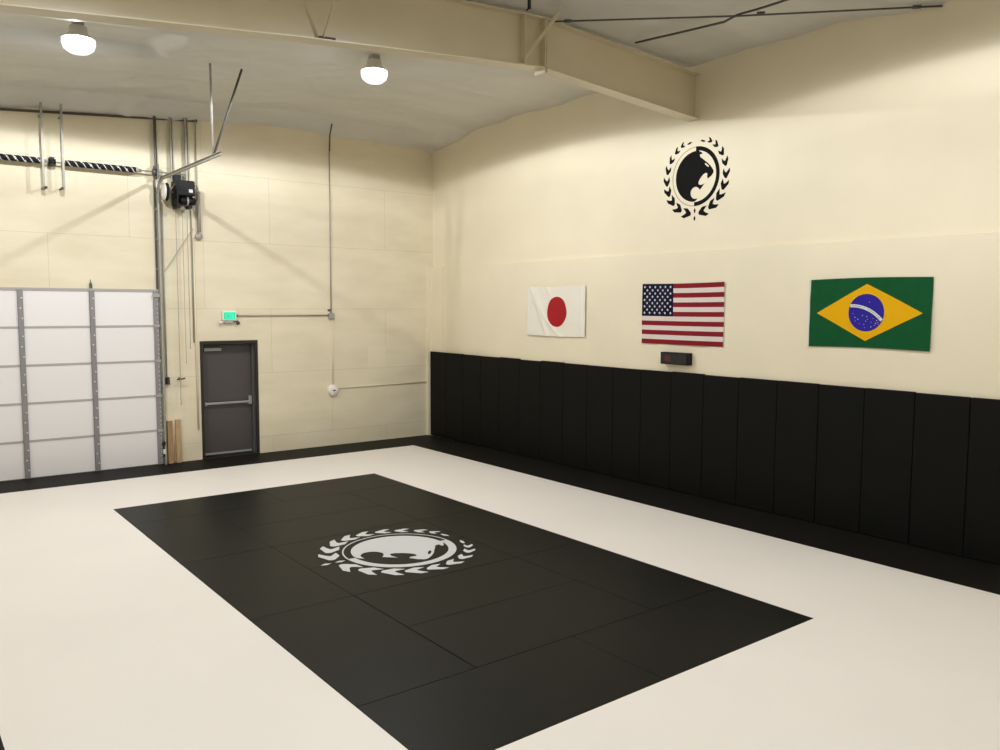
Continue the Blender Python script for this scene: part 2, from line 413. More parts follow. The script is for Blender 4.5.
for k, (a0, a1, c0, c1, w) in enumerate(rows):
    gp = .0022
    dz = random.uniform(-.0006, .0006)
    g0 = gp + (.004 if (k in (11, 12)) else 0)
    b = B(); b.box(a0 + g0, a1 - gp, c0 + gp, c1 - gp, T0, .001 + dz, bev=.0025)
    tag(b.build('black_mat', M['black_mat'], origin=((a0 + a1) / 2, (c0 + c1) / 2, T0)), 'black mat: ' + w, 'floor mat', 'black mats of the centre rectangle')

# ---------------------------------------------------------------- emblem (wall and floor)
def circ(r, a0, a1, n=48): return [(r * math.sin(math.radians(a0 + (a1 - a0) * k / n)), r * math.cos(math.radians(a0 + (a1 - a0) * k / n))) for k in range(n + 1)]
HEAD = [(.011, .862), (.096, .875), (.149, .822), (.251, .767), (.263, .714), (.162, .72), (.18, .63), (.30, .545), (.41, .456), (.50, .395), (.563, .336), (.63, .27), (.69, .194), (.735, .13), (.753, .075), (.74, .03), (.706, -.005), (.67, -.05), (.625, -.074), (.528, -.13), (.491, -.078), (.495, -.02), (.503, .032), (.46, .062), (.412, .067), (.35, .04), (.284, -.005), (.23, -.06), (.187, -.113), (.145, -.18), (.129, -.235), (.135, -.265), (.156, -.286), (.20, -.305), (.258, -.31), (.33, -.295), (.392, -.273), (.34, -.325), (.295, -.374), (.202, -.468), (.165, -.425), (.124, -.395), (.065, -.36), (.005, -.35), (-.06, -.363), (-.111, -.389), (-.155, -.43), (-.186, -.482), (-.197, -.54), (-.188, -.604), (-.16, -.665), (-.112, -.713), (-.05, -.745), (.03, -.755), (.094, -.746), (.075, -.78), (.044, -.809), (-.01, -.835), (-.067, -.848)]
HEAD += circ(.85, 184.5, 359, 60)
EYE = [(.372, .397), (.42, .392), (.463, .361), (.51, .325), (.554, .286), (.546, .24), (.49, .275), (.44, .305), (.40, .345)]
LEAF = [(.150, .165), (.170, .04), (.045, -.175), (0, -.185), (-.045, -.165), (-.135, -.01), (-.108, .155), (-.02, .02), (.0, .012), (.05, .045)]
def emblem(name, c, R, ax, up, nrm, m, line, label, lr=1.25):
    c = Vector(c); ax = Vector(ax); up = Vector(up); nrm = Vector(nrm)
    th = .0025
    fn = lambda u, v, w: c + (ax * u + up * v) * R + nrm * w
    r = thing(name, c, label, 'emblem')
    b = B()
    # right half of the ring is thick, left half only a fine outline
    n = 64; outer = circ(1.0, 0, 182, n); inner = circ(.86, 0, 182, n)
    b.prism(outer + inner[::-1], fn, th, m)
    b.prism(circ(1.0, 182, 360, n) + circ(.975, 182, 360, n)[::-1], fn, th, line)
    b.build('ring', m, r)
    # head with an eye opening: build the outline with a slit to the eye hole
    e = EYE
    # nearest slit from the brow vertex (.41,.456) to eye vertex (.42,.392)
    i = HEAD.index((.41, .456)); j = 1
    loop = HEAD[:i + 1] + [e[(j - k) % len(e)] for k in range(len(e) + 1)] + [(HEAD[i][0] + .002, HEAD[i][1] - .001)] + HEAD[i + 1:]
    b = B(); b.prism(loop, fn, th, m); b.build('panther_head', m, r)
    b = B()
    for sgn in (-1, 1):
        for a, sc in ((17, 1.22), (36.5, 1.2), (54.7, 1.16), (71.8, 1.08), (88.5, 1.0), (106.2, .92), (123, .84), (139.6, .74), (153, .6)):
            t = math.radians(a); rr = lr
            er = Vector((sgn * math.sin(t), -math.cos(t))); et = Vector((sgn * math.cos(t), math.sin(t)))
            pts = [tuple(er * (rr + p[0] * sc * .95) + et * p[1] * sc * .95) for p in LEAF]
            b.prism(pts, fn, th, m)
        t = math.radians(166.5); er = Vector((sgn * math.sin(t), -math.cos(t))); et = Vector((sgn * math.cos(t), math.sin(t)))
        b.prism([tuple(er * (1.18 + n_) + et * q_) for n_, q_ in ((.0, .11), (.035, .03), (.02, -.1), (-.02, -.1), (-.035, .0))], fn, th, m)
    for z0, z1 in ((-1.06, -1.24), (-1.32, -1.50)):
        zm = (z0 + z1) / 2
        b.prism([(0, z0), (.04, zm), (.006, z1), (-.006, z1), (-.045, zm)], fn, th, m)
    b.build('laurel_wreath', m, r)
emblem('wall_emblem', (XR, -6.945, 4.641), .425, (0, -1, 0), (0, 0, 1), (-1, 0, 0), M['decal_black'], M['decal_line'], 'black round panther and laurel wreath emblem high on the right wall')
emblem('floor_emblem', (-4.815, -6.87, .0018), .643, (0, -1, 0), (1, 0, 0), (0, 0, 1), M['decal_grey'], M['decal_grey'], 'pale grey panther and laurel wreath emblem printed on the black mats', 1.215)

# ---------------------------------------------------------------- wall pads
def ordinal(n): return ['first', 'second', 'third', 'fourth', 'fifth', 'sixth', 'seventh', 'eighth', 'ninth', 'tenth', 'eleventh', 'twelfth', 'thirteenth', 'fourteenth', 'fifteenth', 'sixteenth', 'seventeenth', 'eighteenth', 'nineteenth'][n]
for k in range(19):
    ya = -.08 - .6 * k; yb = ya - .6
    zt = 1.79 + random.uniform(-.008, .008)
    if k == 0: zt = 1.797
    b = B(); b.box(0, .049, yb + .0025, ya - .0025, .003, zt, bev=.011)
    hint = ', in the room corner' if k == 0 else ', below the timer' if k == 11 else ', cut by the right picture edge' if k == 18 else ''
    tag(b.build('wall_pad', M['pad'], origin=(.025, (ya + yb) / 2, 0)), 'black upright wall pad, %s from the room corner%s' % (ordinal(k), hint), 'wall pad', 'black pads along the right wall')

# ---------------------------------------------------------------- flags
def cloth(name, ya, yb, zt, zb, label, seed, cells, colour, folds, sagT=.01, sagB=.02, x0=.043):
    """flag pinned on the right wall; u runs from ya (left) to yb (right), v from top to bottom"""
    def pos(u, v, off=0):
        y = ya + (yb - ya) * u; top = zt - sagT * math.sin(PI * u); bot = zb + sagB * math.sin(PI * u)
        z = top + (bot - top) * v
        return Vector((x0 - folds(u, v) - off, y, z))
    nu, nv = cells
    root = thing(name, (x0, (ya + yb) / 2, zb), label, 'flag', None)
    b = B()
    vs = [[b.bm.verts.new(pos(i / nu, j / nv)) for j in range(nv + 1)] for i in range(nu + 1)]
    for i in range(nu):
        for j in range(nv):
            f = b.bm.faces.new((vs[i][j], vs[i][j + 1], vs[i + 1][j + 1], vs[i + 1][j])); f.smooth = True
            f.material_index = b.mi(colour((i + .5) / nu, (j + .5) / nv))
    return root, b, pos
def solid(o, t=.0012):
    md = o.modifiers.new('cloth_thickness', 'SOLIDIFY'); md.thickness = t; md.offset = 0
def patch(b, pos, pts, off, m, sub=1):
    """flat polygon fan on the cloth, following its folds"""
    cu = sum(p[0] for p in pts) / len(pts); cv = sum(p[1] for p in pts) / len(pts); i = b.mi(m)
    rings = [[b.bm.verts.new(pos(cu + (u - cu) * s / sub, cv + (v - cv) * s / sub, off)) for u, v in pts] for s in range(1, sub + 1)]
    c = b.bm.verts.new(pos(cu, cv, off)); n = len(pts)
    for k in range(n):
        f = b.bm.faces.new((c, rings[0][k], rings[0][(k + 1) % n])); f.material_index = i; f.smooth = True
    for a, d in zip(rings, rings[1:]):
        for k in range(n):
            f = b.bm.faces.new((a[k], d[k], d[(k + 1) % n], a[(k + 1) % n])); f.material_index = i; f.smooth = True

# United States flag: 13 stripes, canton of 50 stars
def fu(u, v): return .010 + .006 * math.sin(9 * u + 2 * v) * v + .004 * math.sin(21 * u + 5 * v) + .005 * noise.noise(Vector((u * 5, v * 4, 1)))
def cu(u, v):
    if u < .40 and v < 7 / 13: return M['navy']
    return M['red_cloth'] if int(v * 13) % 2 == 0 else M['white_cloth']
root, b, pos = cloth('stripes_flag', -6.05, -7.575, 3.108, 2.197, 'flag with red and white stripes and white stars on navy, above the timer', 1, (60, 52), cu, fu, .008, .0)
b.build('flag_cloth', M['red_cloth'], root, normals=False)
st = B()
asp = 1.525 / .905
for r in range(9):
    for c in range(6 if r % 2 == 0 else 5):
        uu = .40 * (c * 2 + (1 if r % 2 == 0 else 2)) / 12; vv_ = (7 / 13) * (r + 1) / 10
        R = .026
        pts = []
        for k in range(10):
            rr = R if k % 2 == 0 else R * .42; a = PI * k / 5
            pts.append((uu + rr * math.sin(a) / asp * 1.0, vv_ - rr * math.cos(a)))
        patch(st, pos, pts, .002, M['star'])
st.build('stars', M['star'], root, normals=False)

# Japanese flag
def fj(u, v):
    w = .014
    w += .012 * math.exp(-((u - .30 * v - .06) / .035) ** 2) + .011 * math.exp(-((u - .42 * v * v - .16) / .04) ** 2)
    w += .009 * math.exp(-((u - .34 - .4 * v) / .03) ** 2) * max(0, 1 - 2.2 * v)
    w += .008 * math.exp(-((u - .80 + .25 * v) / .03) ** 2) * max(0, 1 - 2 * v)
    w += .004 * math.sin(u * 70) * ss((u - .82) / .1) + .006 * noise.noise(Vector((u * 6, v * 4, 4)))
    w = w * 1.35 + .02 * v * (1 - u) * .5
    return w
root, b, pos = cloth('sun_disc_flag', -3.29, -4.79, 3.112, 2.25, 'off-white flag with a red disc pinned on the right wall', 2, (72, 44), lambda u, v: M['jp_cloth'], fj, .012, -.012)
b.build('flag_cloth', M['jp_cloth'], root, normals=False)
d = B(); pts = [(.528 + .168 * math.cos(2 * PI * k / 48) * (1 + .02 * math.sin(5 * 2 * PI * k / 48)), .505 + .303 * math.sin(2 * PI * k / 48)) for k in range(48)]
patch(d, pos, pts, .0025, M['disc_red'], 10); d.build('red_disc', M['disc_red'], root, normals=False)

# Brazilian flag
def fb(u, v): return .012 + .006 * math.sin(5 * u + 3 * v) + .005 * math.sin(14 * (u - v)) * (1 - v) * .7 + .006 * noise.noise(Vector((u * 5, v * 3, 7))) + .006 * v
root, b, pos = cloth('rhombus_flag', -8.905, -10.412, 3.102, 2.262, 'green flag with yellow rhombus and blue globe near the right picture edge', 3, (60, 40), lambda u, v: M['br_green'], fb, -.012, .012)
b.build('flag_cloth', M['br_green'], root, normals=False)
rh = B()
def seg(a, c, n): return [(a[0] + (c[0] - a[0]) * k / n, a[1] + (c[1] - a[1]) * k / n) for k in range(n)]
K = [(.065, .5), (.49, .09), (.935, .49), (.49, .905)]
patch(rh, pos, seg(K[0], K[1], 12) + seg(K[1], K[2], 12) + seg(K[2], K[3], 12) + seg(K[3], K[0], 12), .0022, M['br_yellow'], 12)
rh.build('yellow_rhombus', M['br_yellow'], root, normals=False)
gl = B(); asb = 1.53 / .84; CU, CV, RV = .49, .50, .268
patch(gl, pos, [(CU + RV / asb * math.cos(2 * PI * k / 48), CV + RV * math.sin(2 * PI * k / 48)) for k in range(48)], .0042, M['br_blue'], 8)
gl.build('blue_globe', M['br_blue'], root, normals=False)
# white band: arc through the globe, centre below left
band = B(); bc = (CU - .12, CV + .50); bi = band.mi(M['star'])
def bp(rad, a): return (bc[0] + rad / asb * math.cos(a), bc[1] - rad * math.sin(a))
angs = []
a = math.radians(20)
while a < math.radians(140):
    p = bp(.60, a)
    if ((p[0] - CU) * asb) ** 2 + (p[1] - CV) ** 2 < (RV * .985) ** 2: angs.append(a)
    a += math.radians(1.5)
prev = None
for a in angs:
    cur = [band.bm.verts.new(pos(*bp(r_, a), .0056)) for r_ in (.578, .622)]
    if prev:
        f = band.bm.faces.new((prev[0], cur[0], cur[1], prev[1])); f.material_index = bi
    prev = cur
band.build('white_band', M['star'], root, normals=False)
dots = B()
for (x_, y_, s_) in ((-.62, .25, .03), (-.75, .05, .02), (-.45, .35, .03), (-.2, .15, .03), (.05, .2, .028), (.1, .35, .02), (0, .45, .025), (-.1, .62, .022), (.3, .75, .03), (.62, .4, .03), (.55, .55, .03), (.68, .52, .025), (.7, .62, .02), (.5, .66, .02), (-.05, .8, .02), (.3, .5, .02), (.18, -.55, .022), (.4, .3, .018), (-.35, .6, .02), (-.6, .45, .02)):
    uu, vv_ = CU + x_ * RV / asb, CV + y_ * RV
    pts = [(uu + (s_ if k % 2 == 0 else s_ * .45) * RV * 1.2 / asb * math.sin(PI * k / 5), vv_ - (s_ if k % 2 == 0 else s_ * .45) * RV * 1.2 * math.cos(PI * k / 5)) for k in range(10)]
    patch(dots, pos, pts, .0058, M['star'])
dots.build('globe_stars', M['star'], root, normals=False)
hd = B(); hd.box(.020, .026, -8.902, -8.888, 2.262, 3.10)
for z in (2.28, 3.08): hd.lathe((.02, -8.893, z), (-1, 0, 0), [(.004, 0), (.010, 0), (.010, .003), (.004, .003)], 12)
hd.build('white_heading', M['star'], root)
# lettering on the band
def glyph_mesh(ch, size):
    cu_ = bpy.data.curves.new('glyph', 'FONT'); cu_.body = ch; cu_.size = size; cu_.align_x = 'CENTER'
    o = bpy.data.objects.new('glyph', cu_); COL.objects.link(o)
    dg = bpy.context.evaluated_depsgraph_get(); dg.update()
    me = bpy.data.meshes.new_from_object(o.evaluated_get(dg)); bpy.data.objects.remove(o); bpy.data.curves.remove(cu_)
    return me
def add_glyphs(bm, ch, size, fn, idx=0):
    me = glyph_mesh(ch, size); vs = [bm.verts.new(fn(v.co.x, v.co.y)) for v in me.vertices]
    for p in me.polygons:
        try: f = bm.faces.new([vs[i] for i in p.vertices]); f.material_index = idx
        except ValueError: pass
    bpy.data.meshes.remove(me)
tx = B(); txt = 'ORDEM E PROGRESSO'; a_hi, a_lo = angs[-1] - .05, angs[0] + .05
for k, ch in enumerate(txt):
    if ch == ' ': continue
    a = a_hi + (a_lo - a_hi) * (k + .5) / len(txt)
    ca, sa = math.cos(a), math.sin(a)
    def fnx(x, y, a=a):
        px, py = bp(.589, a)
        # along-arc is decreasing angle; radial outward is up
        du = (x * math.sin(a) + y * math.cos(a)) / 1.53; dv = (x * math.cos(a) - y * math.sin(a)) / .84
        return pos(px + du, py + dv, .0066)
    add_glyphs(tx.bm, ch, .027, fnx)
tx.build('band_lettering', M['br_green'], root, normals=False)

# ---------------------------------------------------------------- round timer below the flag
r = thing('wall_timer', (.05, -6.77, 1.905), 'black box timer on the wall below the striped flag', 'timer')
b = B(); b.box(-.06, .05, -7.03, -6.515, 1.905, 2.085, bev=.008); b.build('housing', M['black_metal'], r)
b = B(); b.box(-.0645, -.0600, -7.012, -6.533, 1.922, 2.068); b.build('display_window', M['screen'], r)
b = B()
SEG = {'0': 'abcdef', '1': 'bc', '3': 'abgcd', '5': 'afgcd', ':': ''}
def digit(ch, yc, zc_, w=.035, h=.065, t=.008):
    L = {'a': (0, h / 2, w, t), 'd': (0, -h / 2, w, t), 'g': (0, 0, w, t), 'b': (w / 2, h / 4, t, h / 2), 'c': (w / 2, -h / 4, t, h / 2), 'f': (-w / 2, h / 4, t, h / 2), 'e': (-w / 2, -h / 4, t, h / 2)}
    for s_ in SEG[ch]:
        u, v, ww, hh = L[s_]
        b.box(-.0655, -.0644, yc - u - ww / 2, yc - u + ww / 2, zc_ + v - hh / 2, zc_ + v + hh / 2)
for i, ch in enumerate('00'): digit(ch, -6.63 - i * .055, 1.995)
b.build('red_digits', M['red_led'], r)

# ---------------------------------------------------------------- roll-up door (sectional)
GX0, GX1, GZ = -9.15, -5.495, 3.0
r = bpy.data.objects.new('door_1', None); COL.objects.link(r); r.location = (GX1, -.03, 0)
struct(r, 'white sectional roll-up door with grey ribs at the left of the far wall', 'roll-up door')
H = .6
for k in range(5):
    b = B(); b.box(GX0, GX1 - .03, -.05, -.005, max(k * H + .003, .003), (k + 1) * H - .003, bev=.004)
    b.build('door_section', M['door_panel'], r)
b = B()
for k in range(1, 5): b.box(GX0, GX1 - .03, -.058, -.046, k * H - .016, k * H + .018)
b.build('section_joint', M['seal'], r)
b = B(); b.box(GX0, GX1 + .02, -.06, -.002, GZ - .005, GZ + .022); b.box(GX0, GX1, -.056, -.05, GZ - .03, GZ - .004); b.build('top_seal', M['seal'], r)
for x, w in ((-9.12, .07), (-8.57, .075), (-7.555, .075), (-6.535, .075)):
    b = B(); b.box(x - w / 2, x + w / 2, -.078, -.05, .012, GZ - .012)
    b.box(x - w / 2, x - w / 2 + .008, -.082, -.05, .012, GZ - .012); b.box(x + w / 2 - .008, x + w / 2, -.082, -.05, .012, GZ - .012)
    q = b.build('door_rib', M['rib'], r)
    c = B()
    for k in range(5):
        for zz in (.14, .30, .46):
            c.lathe((x + w * .22 * (1 if zz != .3 else -.3), -.078, k * H + zz), (0, -1, 0), [(.012, 0), (.012, .006), (.007, .011), (0, .012)], 8)
    c.build('rib_bolt', M['white_plastic'], q)
b = B(); b.box(GX1 - .085, GX1 - .005, -.085, -.05, .012, GZ - .01)
q = b.build('door_rib', M['rib'], r)
c = B()
for k in range(38): c.lathe((GX1 - .03, -.085, .08 + k * .077), (0, -1, 0), [(.009, 0), (.009, .003), (0, .005)], 6)
c.build('rib_bolt', M['label'], q)
b = B()
for k in range(1, 5): b.box(GX1 - .09, GX1 + .01, -.10, -.085, k * H - .022, k * H + .028)
b.box(GX1 - .10, GX1 + .01, -.11, -.085, GZ - .11, GZ - .05)
b.build('hinge_plate', M['galv'], r)
b = B(); b.box(GX0, GX1 - .03, -.055, -.0, .0, .016); b.build('bottom_seal', M['galv_dark'], r)
b = B(); b.box(-6.555, -6.515, -.04, -.0, GZ + .02, GZ + .09); b.lathe((-6.535, -.02, GZ + .09), (0, 0, 1), [(.02, 0), (.02, .02), (.006, .03), (.004, .08), (0, .08)], 8); b.build('stop_clip', M['galv_dark'], r)

# door track
TX = -5.462
r = thing('door_track', (TX, -.06, 0), 'galvanised roll-up door track rising beside the white door and turning into the room', 'door track')
def channel(path, w=.06, d=.03, t=.003):
    """U channel swept along a path in the plane x=TX"""
    b = B(); prof = [(-w / 2, -d / 2), (-w / 2, d / 2), (w / 2, d / 2), (w / 2, -d / 2)]
    pts = [Vector(p) for p in path]
    for a0, a1 in zip(pts, pts[1:]):
        d_ = (a1 - a0).normalized(); nrm = Vector((1, 0, 0)).cross(d_).normalized(); X = Vector((1, 0, 0))
        for (p, q_) in (((-w / 2, -d / 2), (-w / 2, d / 2)), ((-w / 2, d / 2), (w / 2, d / 2)), ((w / 2, d / 2), (w / 2, -d / 2))):
            # thin plates
            c0 = [nrm * p[0] + X * p[1], nrm * q_[0] + X * q_[1]]
            off = (nrm * (q_[1] - p[1]) - X * (q_[0] - p[0])).normalized() * t
            vs = [b.bm.verts.new(e + cc + o_) for e in (a0 - d_ * .003, a1 + d_ * .003) for cc in c0 for o_ in (Vector(), off)]
            for ff in ((0, 1, 3, 2), (4, 6, 7, 5), (0, 4, 5, 1), (2, 3, 7, 6), (1, 5, 7, 3), (0, 2, 6, 4)): b.bm.faces.new([vs[i] for i in ff])
    return b
arc = [(TX, -.09 - .3 * (1 - math.cos(t)), 4.56 + .3 * math.sin(t)) for t in [PI / 2 * k / 8 for k in range(9)]]
channel([(TX, -.09, 0.003)] + [(TX, -.09, 4.56)]).build('vertical_track', M['galv'], r)
channel(arc + [(TX, -3.2, 4.86)], w=.055).build('horizontal_track', M['galv'], r)
b = B(); b.box(TX - .045, TX - .018, -.045, 0, .003, 4.86); b.build('track_angle', M['galv_dark'], r)
for k in range(9):
    b = B(); b.box(TX - .03, TX + .02, -.085, -.02, .35 + k * .5, .39 + k * .5, bev=.003); b.box(TX - .05, TX - .02, -.03, -.012, .34 + k * .5, .40 + k * .5); b.build('track_bracket', M['galv'], r)
b = B(); b.tube([(GX1 + .005, -.11, .35), (GX1 + .005, -.11, .14)], .012); b.box(GX1 - .02, GX1 + .03, -.13, -.09, .34, .40); b.build('bottom_roller', M['rubber'], r)
b = B(); b.box(GX1 - .01, GX1 + .03, -.125, -.095, .19, .27); b.build('white_tag', M['white_plastic'], r)
b = B(); b.bar((TX + .022, -2.82, 4.88), (TX + .012, -2.82, zc(TX) + .02), .032, .004); b.bar((TX + .022, -2.82, 4.88), (TX + .012, -2.82, zc(TX) + .02), .004, .032); b.build('vertical_hanger', M['galv'], r)
b = B(); b.bar((TX + .022, -2.84, 4.88), (-5.0, -2.84, 6.16), .032, .004); b.bar((TX + .022, -2.84, 4.88), (-5.0, -2.84, 6.16), .004, .032); b.build('diagonal_hanger', M['galv_dark'], r)

# torsion shaft with springs
r = thing('torsion_shaft', (-5.4, -.15, 4.99), 'steel torsion shaft with black striped springs above the roll-up door', 'torsion shaft')
b = B(); b.tube([(-9.3, -.15, 4.975), (-5.0, -.15, 4.985)], .0127, 10); b.build('shaft', M['galv'], r)
def spring(x0, x1):
    b = B(); rad = .047; n = 14; L = x1 - x0; m = int(L / .0135)
    rings = []
    for i in range(m + 1):
        x = x0 + L * i / m; rr = rad + (.003 if i % 2 else 0)
        rings.append([b.bm.verts.new((x, -.15 + rr * math.cos(2 * PI * j / n), 4.982 + rr * math.sin(2 * PI * j / n))) for j in range(n)])
    a = b.mi(M['black_metal']); w = b.mi(M['label'])
    for i in range(m):
        for j in range(n):
            f = b.bm.faces.new((rings[i][j], rings[i][(j + 1) % n], rings[i + 1][(j + 1) % n], rings[i + 1][j]))
            ph = ((x0 + L * i / m) / .105 + (-2 * j / n)) % 1
            f.material_index = w if ph < .16 else a
    b.bm.faces.new(rings[0]); b.bm.faces.new(rings[-1])
    b.build('torsion_spring', M['black_metal'], r)
    b = B(); b.lathe((x1, -.15, 4.982), (1, 0, 0), [(0, 0), (.045, 0), (.045, .03), (.028, .04), (.028, .09), (0, .09)], 16); b.build('spring_cone', M['galv'], r)
spring(-9.0, -7.22); spring(-6.86, -5.82)
b = B(); b.box(-7.08, -7.02, -.19, -.002, 4.93, 5.05); b.lathe((-7.05, -.15, 4.98), (1, 0, 0), [(0, -.05), (.05, -.05), (.05, .05), (0, .05)], 14); b.build('centre_bearing', M['black_metal'], r)
b = B(); b.box(-5.50, -5.47, -.24, -.002, 4.87, 5.10, bev=.005); b.lathe((-5.50, -.15, 4.98), (-1, 0, 0), [(0, 0), (.06, 0), (.055, .05), (0, .06)], 14); b.build('end_bearing', M['galv_dark'], r)
b = B(); b.lathe((-5.40, -.22, 4.66), (1, 0, 0), [(0, -.03), (.06, -.03), (.14, -.012), (.145, .01), (.06, .03), (0, .03)], 28); b.build('cable_drum', M['white_plastic'], r)
b = B(); b.lathe((-5.355, -.22, 4.66), (1, 0, 0), [(0, 0), (.15, 0), (.15, .012), (0, .012)], 28); b.build('chain_wheel', M['rubber'], r)
b = B(); b.tube([(-5.40, -.22, 4.66), (-5.25, -.25, 4.66)], .013); b.build('stub_axle', M['galv'], r)

# wall struts above the door (angle irons)
def angle_iron(x, z0, z1, w, y=-.03):
    b = B(); b.box(x - w / 2, x + w / 2, y - .03, y - .025, z0, z1); b.box(x - w / 2, x - w / 2 + .005, y - .055, y - .025, z0, z1)
    if y > -.1: b.box(x + w / 2 - .012, x + w / 2, y - .03, 0.0, z0, z1)
    else: b.box(x - .015, x + .015, y - .026, 0, z1 - .20, z1 - .17)
    return b
for x, z0, z1, w, lab in ((-7.18, 4.55, 5.86, .035, 'left steel angle upright crossing the striped springs above the roll-up door'), (-6.90, 4.56, 5.88, .035, 'right steel angle upright crossing the striped springs above the roll-up door')):
    b = angle_iron(x, z0, z1, w, -.17); rr = b.build('upright_angle', M['galv'], origin=(x, -.03, z0)); tag(rr, lab, 'steel upright', None)
    c = B(); sx = 1 if x < -7 else -1
    c.lathe((x + sx * .025, -.2, z0 + .02), (0, -1, 0), [(0, 0), (.022, 0), (.022, .02), (0, .03)], 8); c.box(x - .01, x + .03 * sx + .01 * sx, -.2, -.0, z0 + .01, z0 + .03); c.build('foot_bolt', M['brown_dark'], rr)
for x, z0, z1, w, lab in ((-5.475, 4.93, 5.92, .045, 'steel angle upright above the top of the door track'), (-5.215, 4.40, 5.94, .045, 'steel angle upright behind the left side of the black door motor'), (-4.965, 4.45, 5.96, .055, 'steel angle upright behind the right side of the black door motor')):
    b = angle_iron(x, z0, z1, w, -.05); tag(b.build('upright_angle', M['galv_dark'] if x < -5.3 else M['galv'], origin=(x, -.03, z0)), lab, 'steel upright', None)
b = B(); b.bar((-4.87, -.03, 4.09), (-5.415, -.03, 3.27), .022, .005)
tag(b.build('sway_brace', M['galv'], origin=(-5.42, -.03, 3.27)), 'thin slanting steel brace on the wall below the black door motor', 'steel brace')

# door operator
r = thing('door_motor', (-5.08, -.15, 4.42), 'black electric door operator hanging on the wall above the grey exit door', 'door motor')
b = B(); b.box(-5.225, -4.935, -.40, -.14, 4.60, 4.855, bev=.015); b.box(-5.24, -5.22, -.42, -.1, 4.45, 4.85); b.build('housing', M['black_metal'], r)
b = B(); b.box(-5.20, -5.08, -.14, -.075, 4.80, 5.02, bev=.01); b.build('mounting_plate', M['rubber'], r)
b = B(); b.lathe((-5.17, -.30, 4.52), (1, 0, 0), [(0, 0), (.05, 0), (.075, .03), (.075, .20), (.06, .26), (0, .27)], 20); b.build('motor_drum', M['black_metal'], r)
b = B(); b.lathe((-5.06, -.30, 4.52), (1, 0, 0), [(.076, 0), (.08, 0), (.08, .03), (.076, .03)], 20); b.build('motor_band', M['silver'], r)
b = B(); b.box(-5.04, -4.975, -.405, -.4, 4.655, 4.71); b.build('rating_label', M['label'], r)
for x0, x1 in ((-5.22, -5.17), (-5.03, -4.97)):
    b = B(); b.box(x0, x1, -.35, -.1, 4.40, 4.45, bev=.004); b.build('foot_bracket', M['rubber'], r)
b = B(); b.tube([(-5.225, -.3, 4.80), (-5.28, -.32, 4.74), (-5.33, -.3, 4.64), (-5.36, -.2, 4.60)], .008); b.build('power_cable', M['galv'], r)
b = B(); b.tube([(-4.93, -.3, 4.78), (-4.87, -.28, 4.80), (-4.815, -.2, 4.72), (-4.80, -.12, 4.58), (-4.83, -.08, 4.46), (-4.80, -.06, 4.30)], .010); b.build('power_cable', M['galv'], r)
b = B(); b.lathe((-5.10, -.2, 4.42), (0, 0, -1), [(.06, -.03), (.06, .03), (.03, .06), (0, .06)], 14); b.build('chain_guide', M['galv'], r)

# chains below the motor
def chain(x, y, z0, z1, lab, r_=.006):
    b = B(); n = int((z1 - z0) / .06)
    pts = [(x + .002 * (k % 2), y, z0 + (z1 - z0) * k / n) for k in range(n + 1)]
    b.tube(pts, r_, 6); return tag(b.build('hoist_chain', M['galv'], origin=(x, y, z1)), lab, 'hoist chain', 'hoist chains below the door motor')
chain(-5.185, -.12, 1.02, 4.42, 'thin hoist chain hanging lowest below the motor, through the wall cleat', .006)
chain(-5.10, -.20, 1.75, 4.36, 'thin hoist chain, second from the left below the door motor', .005)
chain(-5.02, -.20, 2.0, 4.36, 'thin hoist chain, third from the left below the door motor', .005)
r = thing('chain_cleat', (-5.175, -.0, 1.475), 'small dark cleat on the wall holding the hoist chain', 'cleat')
b = B(); b.box(-5.185, -5.165, -.10, 0, 1.455, 1.495); b.build('post', M['brown_dark'], r)
b = B(); b.tube([(-5.24, -.115, 1.468), (-5.20, -.112, 1.475), (-5.15, -.112, 1.475), (-5.10, -.115, 1.487)], .013); b.build('horn', M['brown_dark'], r)

# ---------------------------------------------------------------- conduits and electric boxes on the far wall
def conduit(pts, rad, m, label, name='wall_conduit'):
    b = B(); b.tube(pts, rad, 8)
    return tag(b.build(name, m, origin=pts[0]), label, 'conduit')
conduit([(-4.79, -.035, 5.97), (-4.79, -.035, 4.02)], .011, M['galv'], 'thin vertical conduit from the ceiling to the round box above the exit door')
conduit([(-4.775, -.07, 4.72), (-4.775, -.07, 4.03)], .030, M['galv'], 'short thick flexible conduit right of the black door motor')
conduit([(-4.87, -.02, 3.95), (-4.865, -.02, .55)], .014, M['paint'], 'cream painted conduit running down beside the left of the exit door frame')
conduit([(-4.90, -.02, 4.45), (-4.905, -.02, 2.1)], .010, M['galv'], 'thin grey conduit down the wall just left of the exit door')
conduit([(-5.385, -.03, 4.5), (-5.385, -.03, 1.52)], .010, M['galv'], 'thin grey conduit down to the black push button beside the door track')
r = thing('junction_box', (-4.79, 0, 3.95), 'round grey electrical box on the wall below the black door motor', 'junction box')
b = B(); b.lathe((-4.775, 0, 3.955), (0, -1, 0), [(.062, 0), (.062, .05), (.05, .06), (0, .06)], 18); b.build('body', M['galv'], r)
b = B(); b.lathe((-4.775, -.06, 3.955), (0, -1, 0), [(.03, 0), (.03, .012), (0, .016)], 12); b.build('cover', M['seal'], r)
r = thing('push_button_station', (-5.38, 0, 1.39), 'small black push button box on the wall beside the roll-up door track', 'switch')
b = B(); b.box(-5.405, -5.345, -.06, 0, 1.385, 1.51, bev=.006); b.build('body', M['rubber'], r)
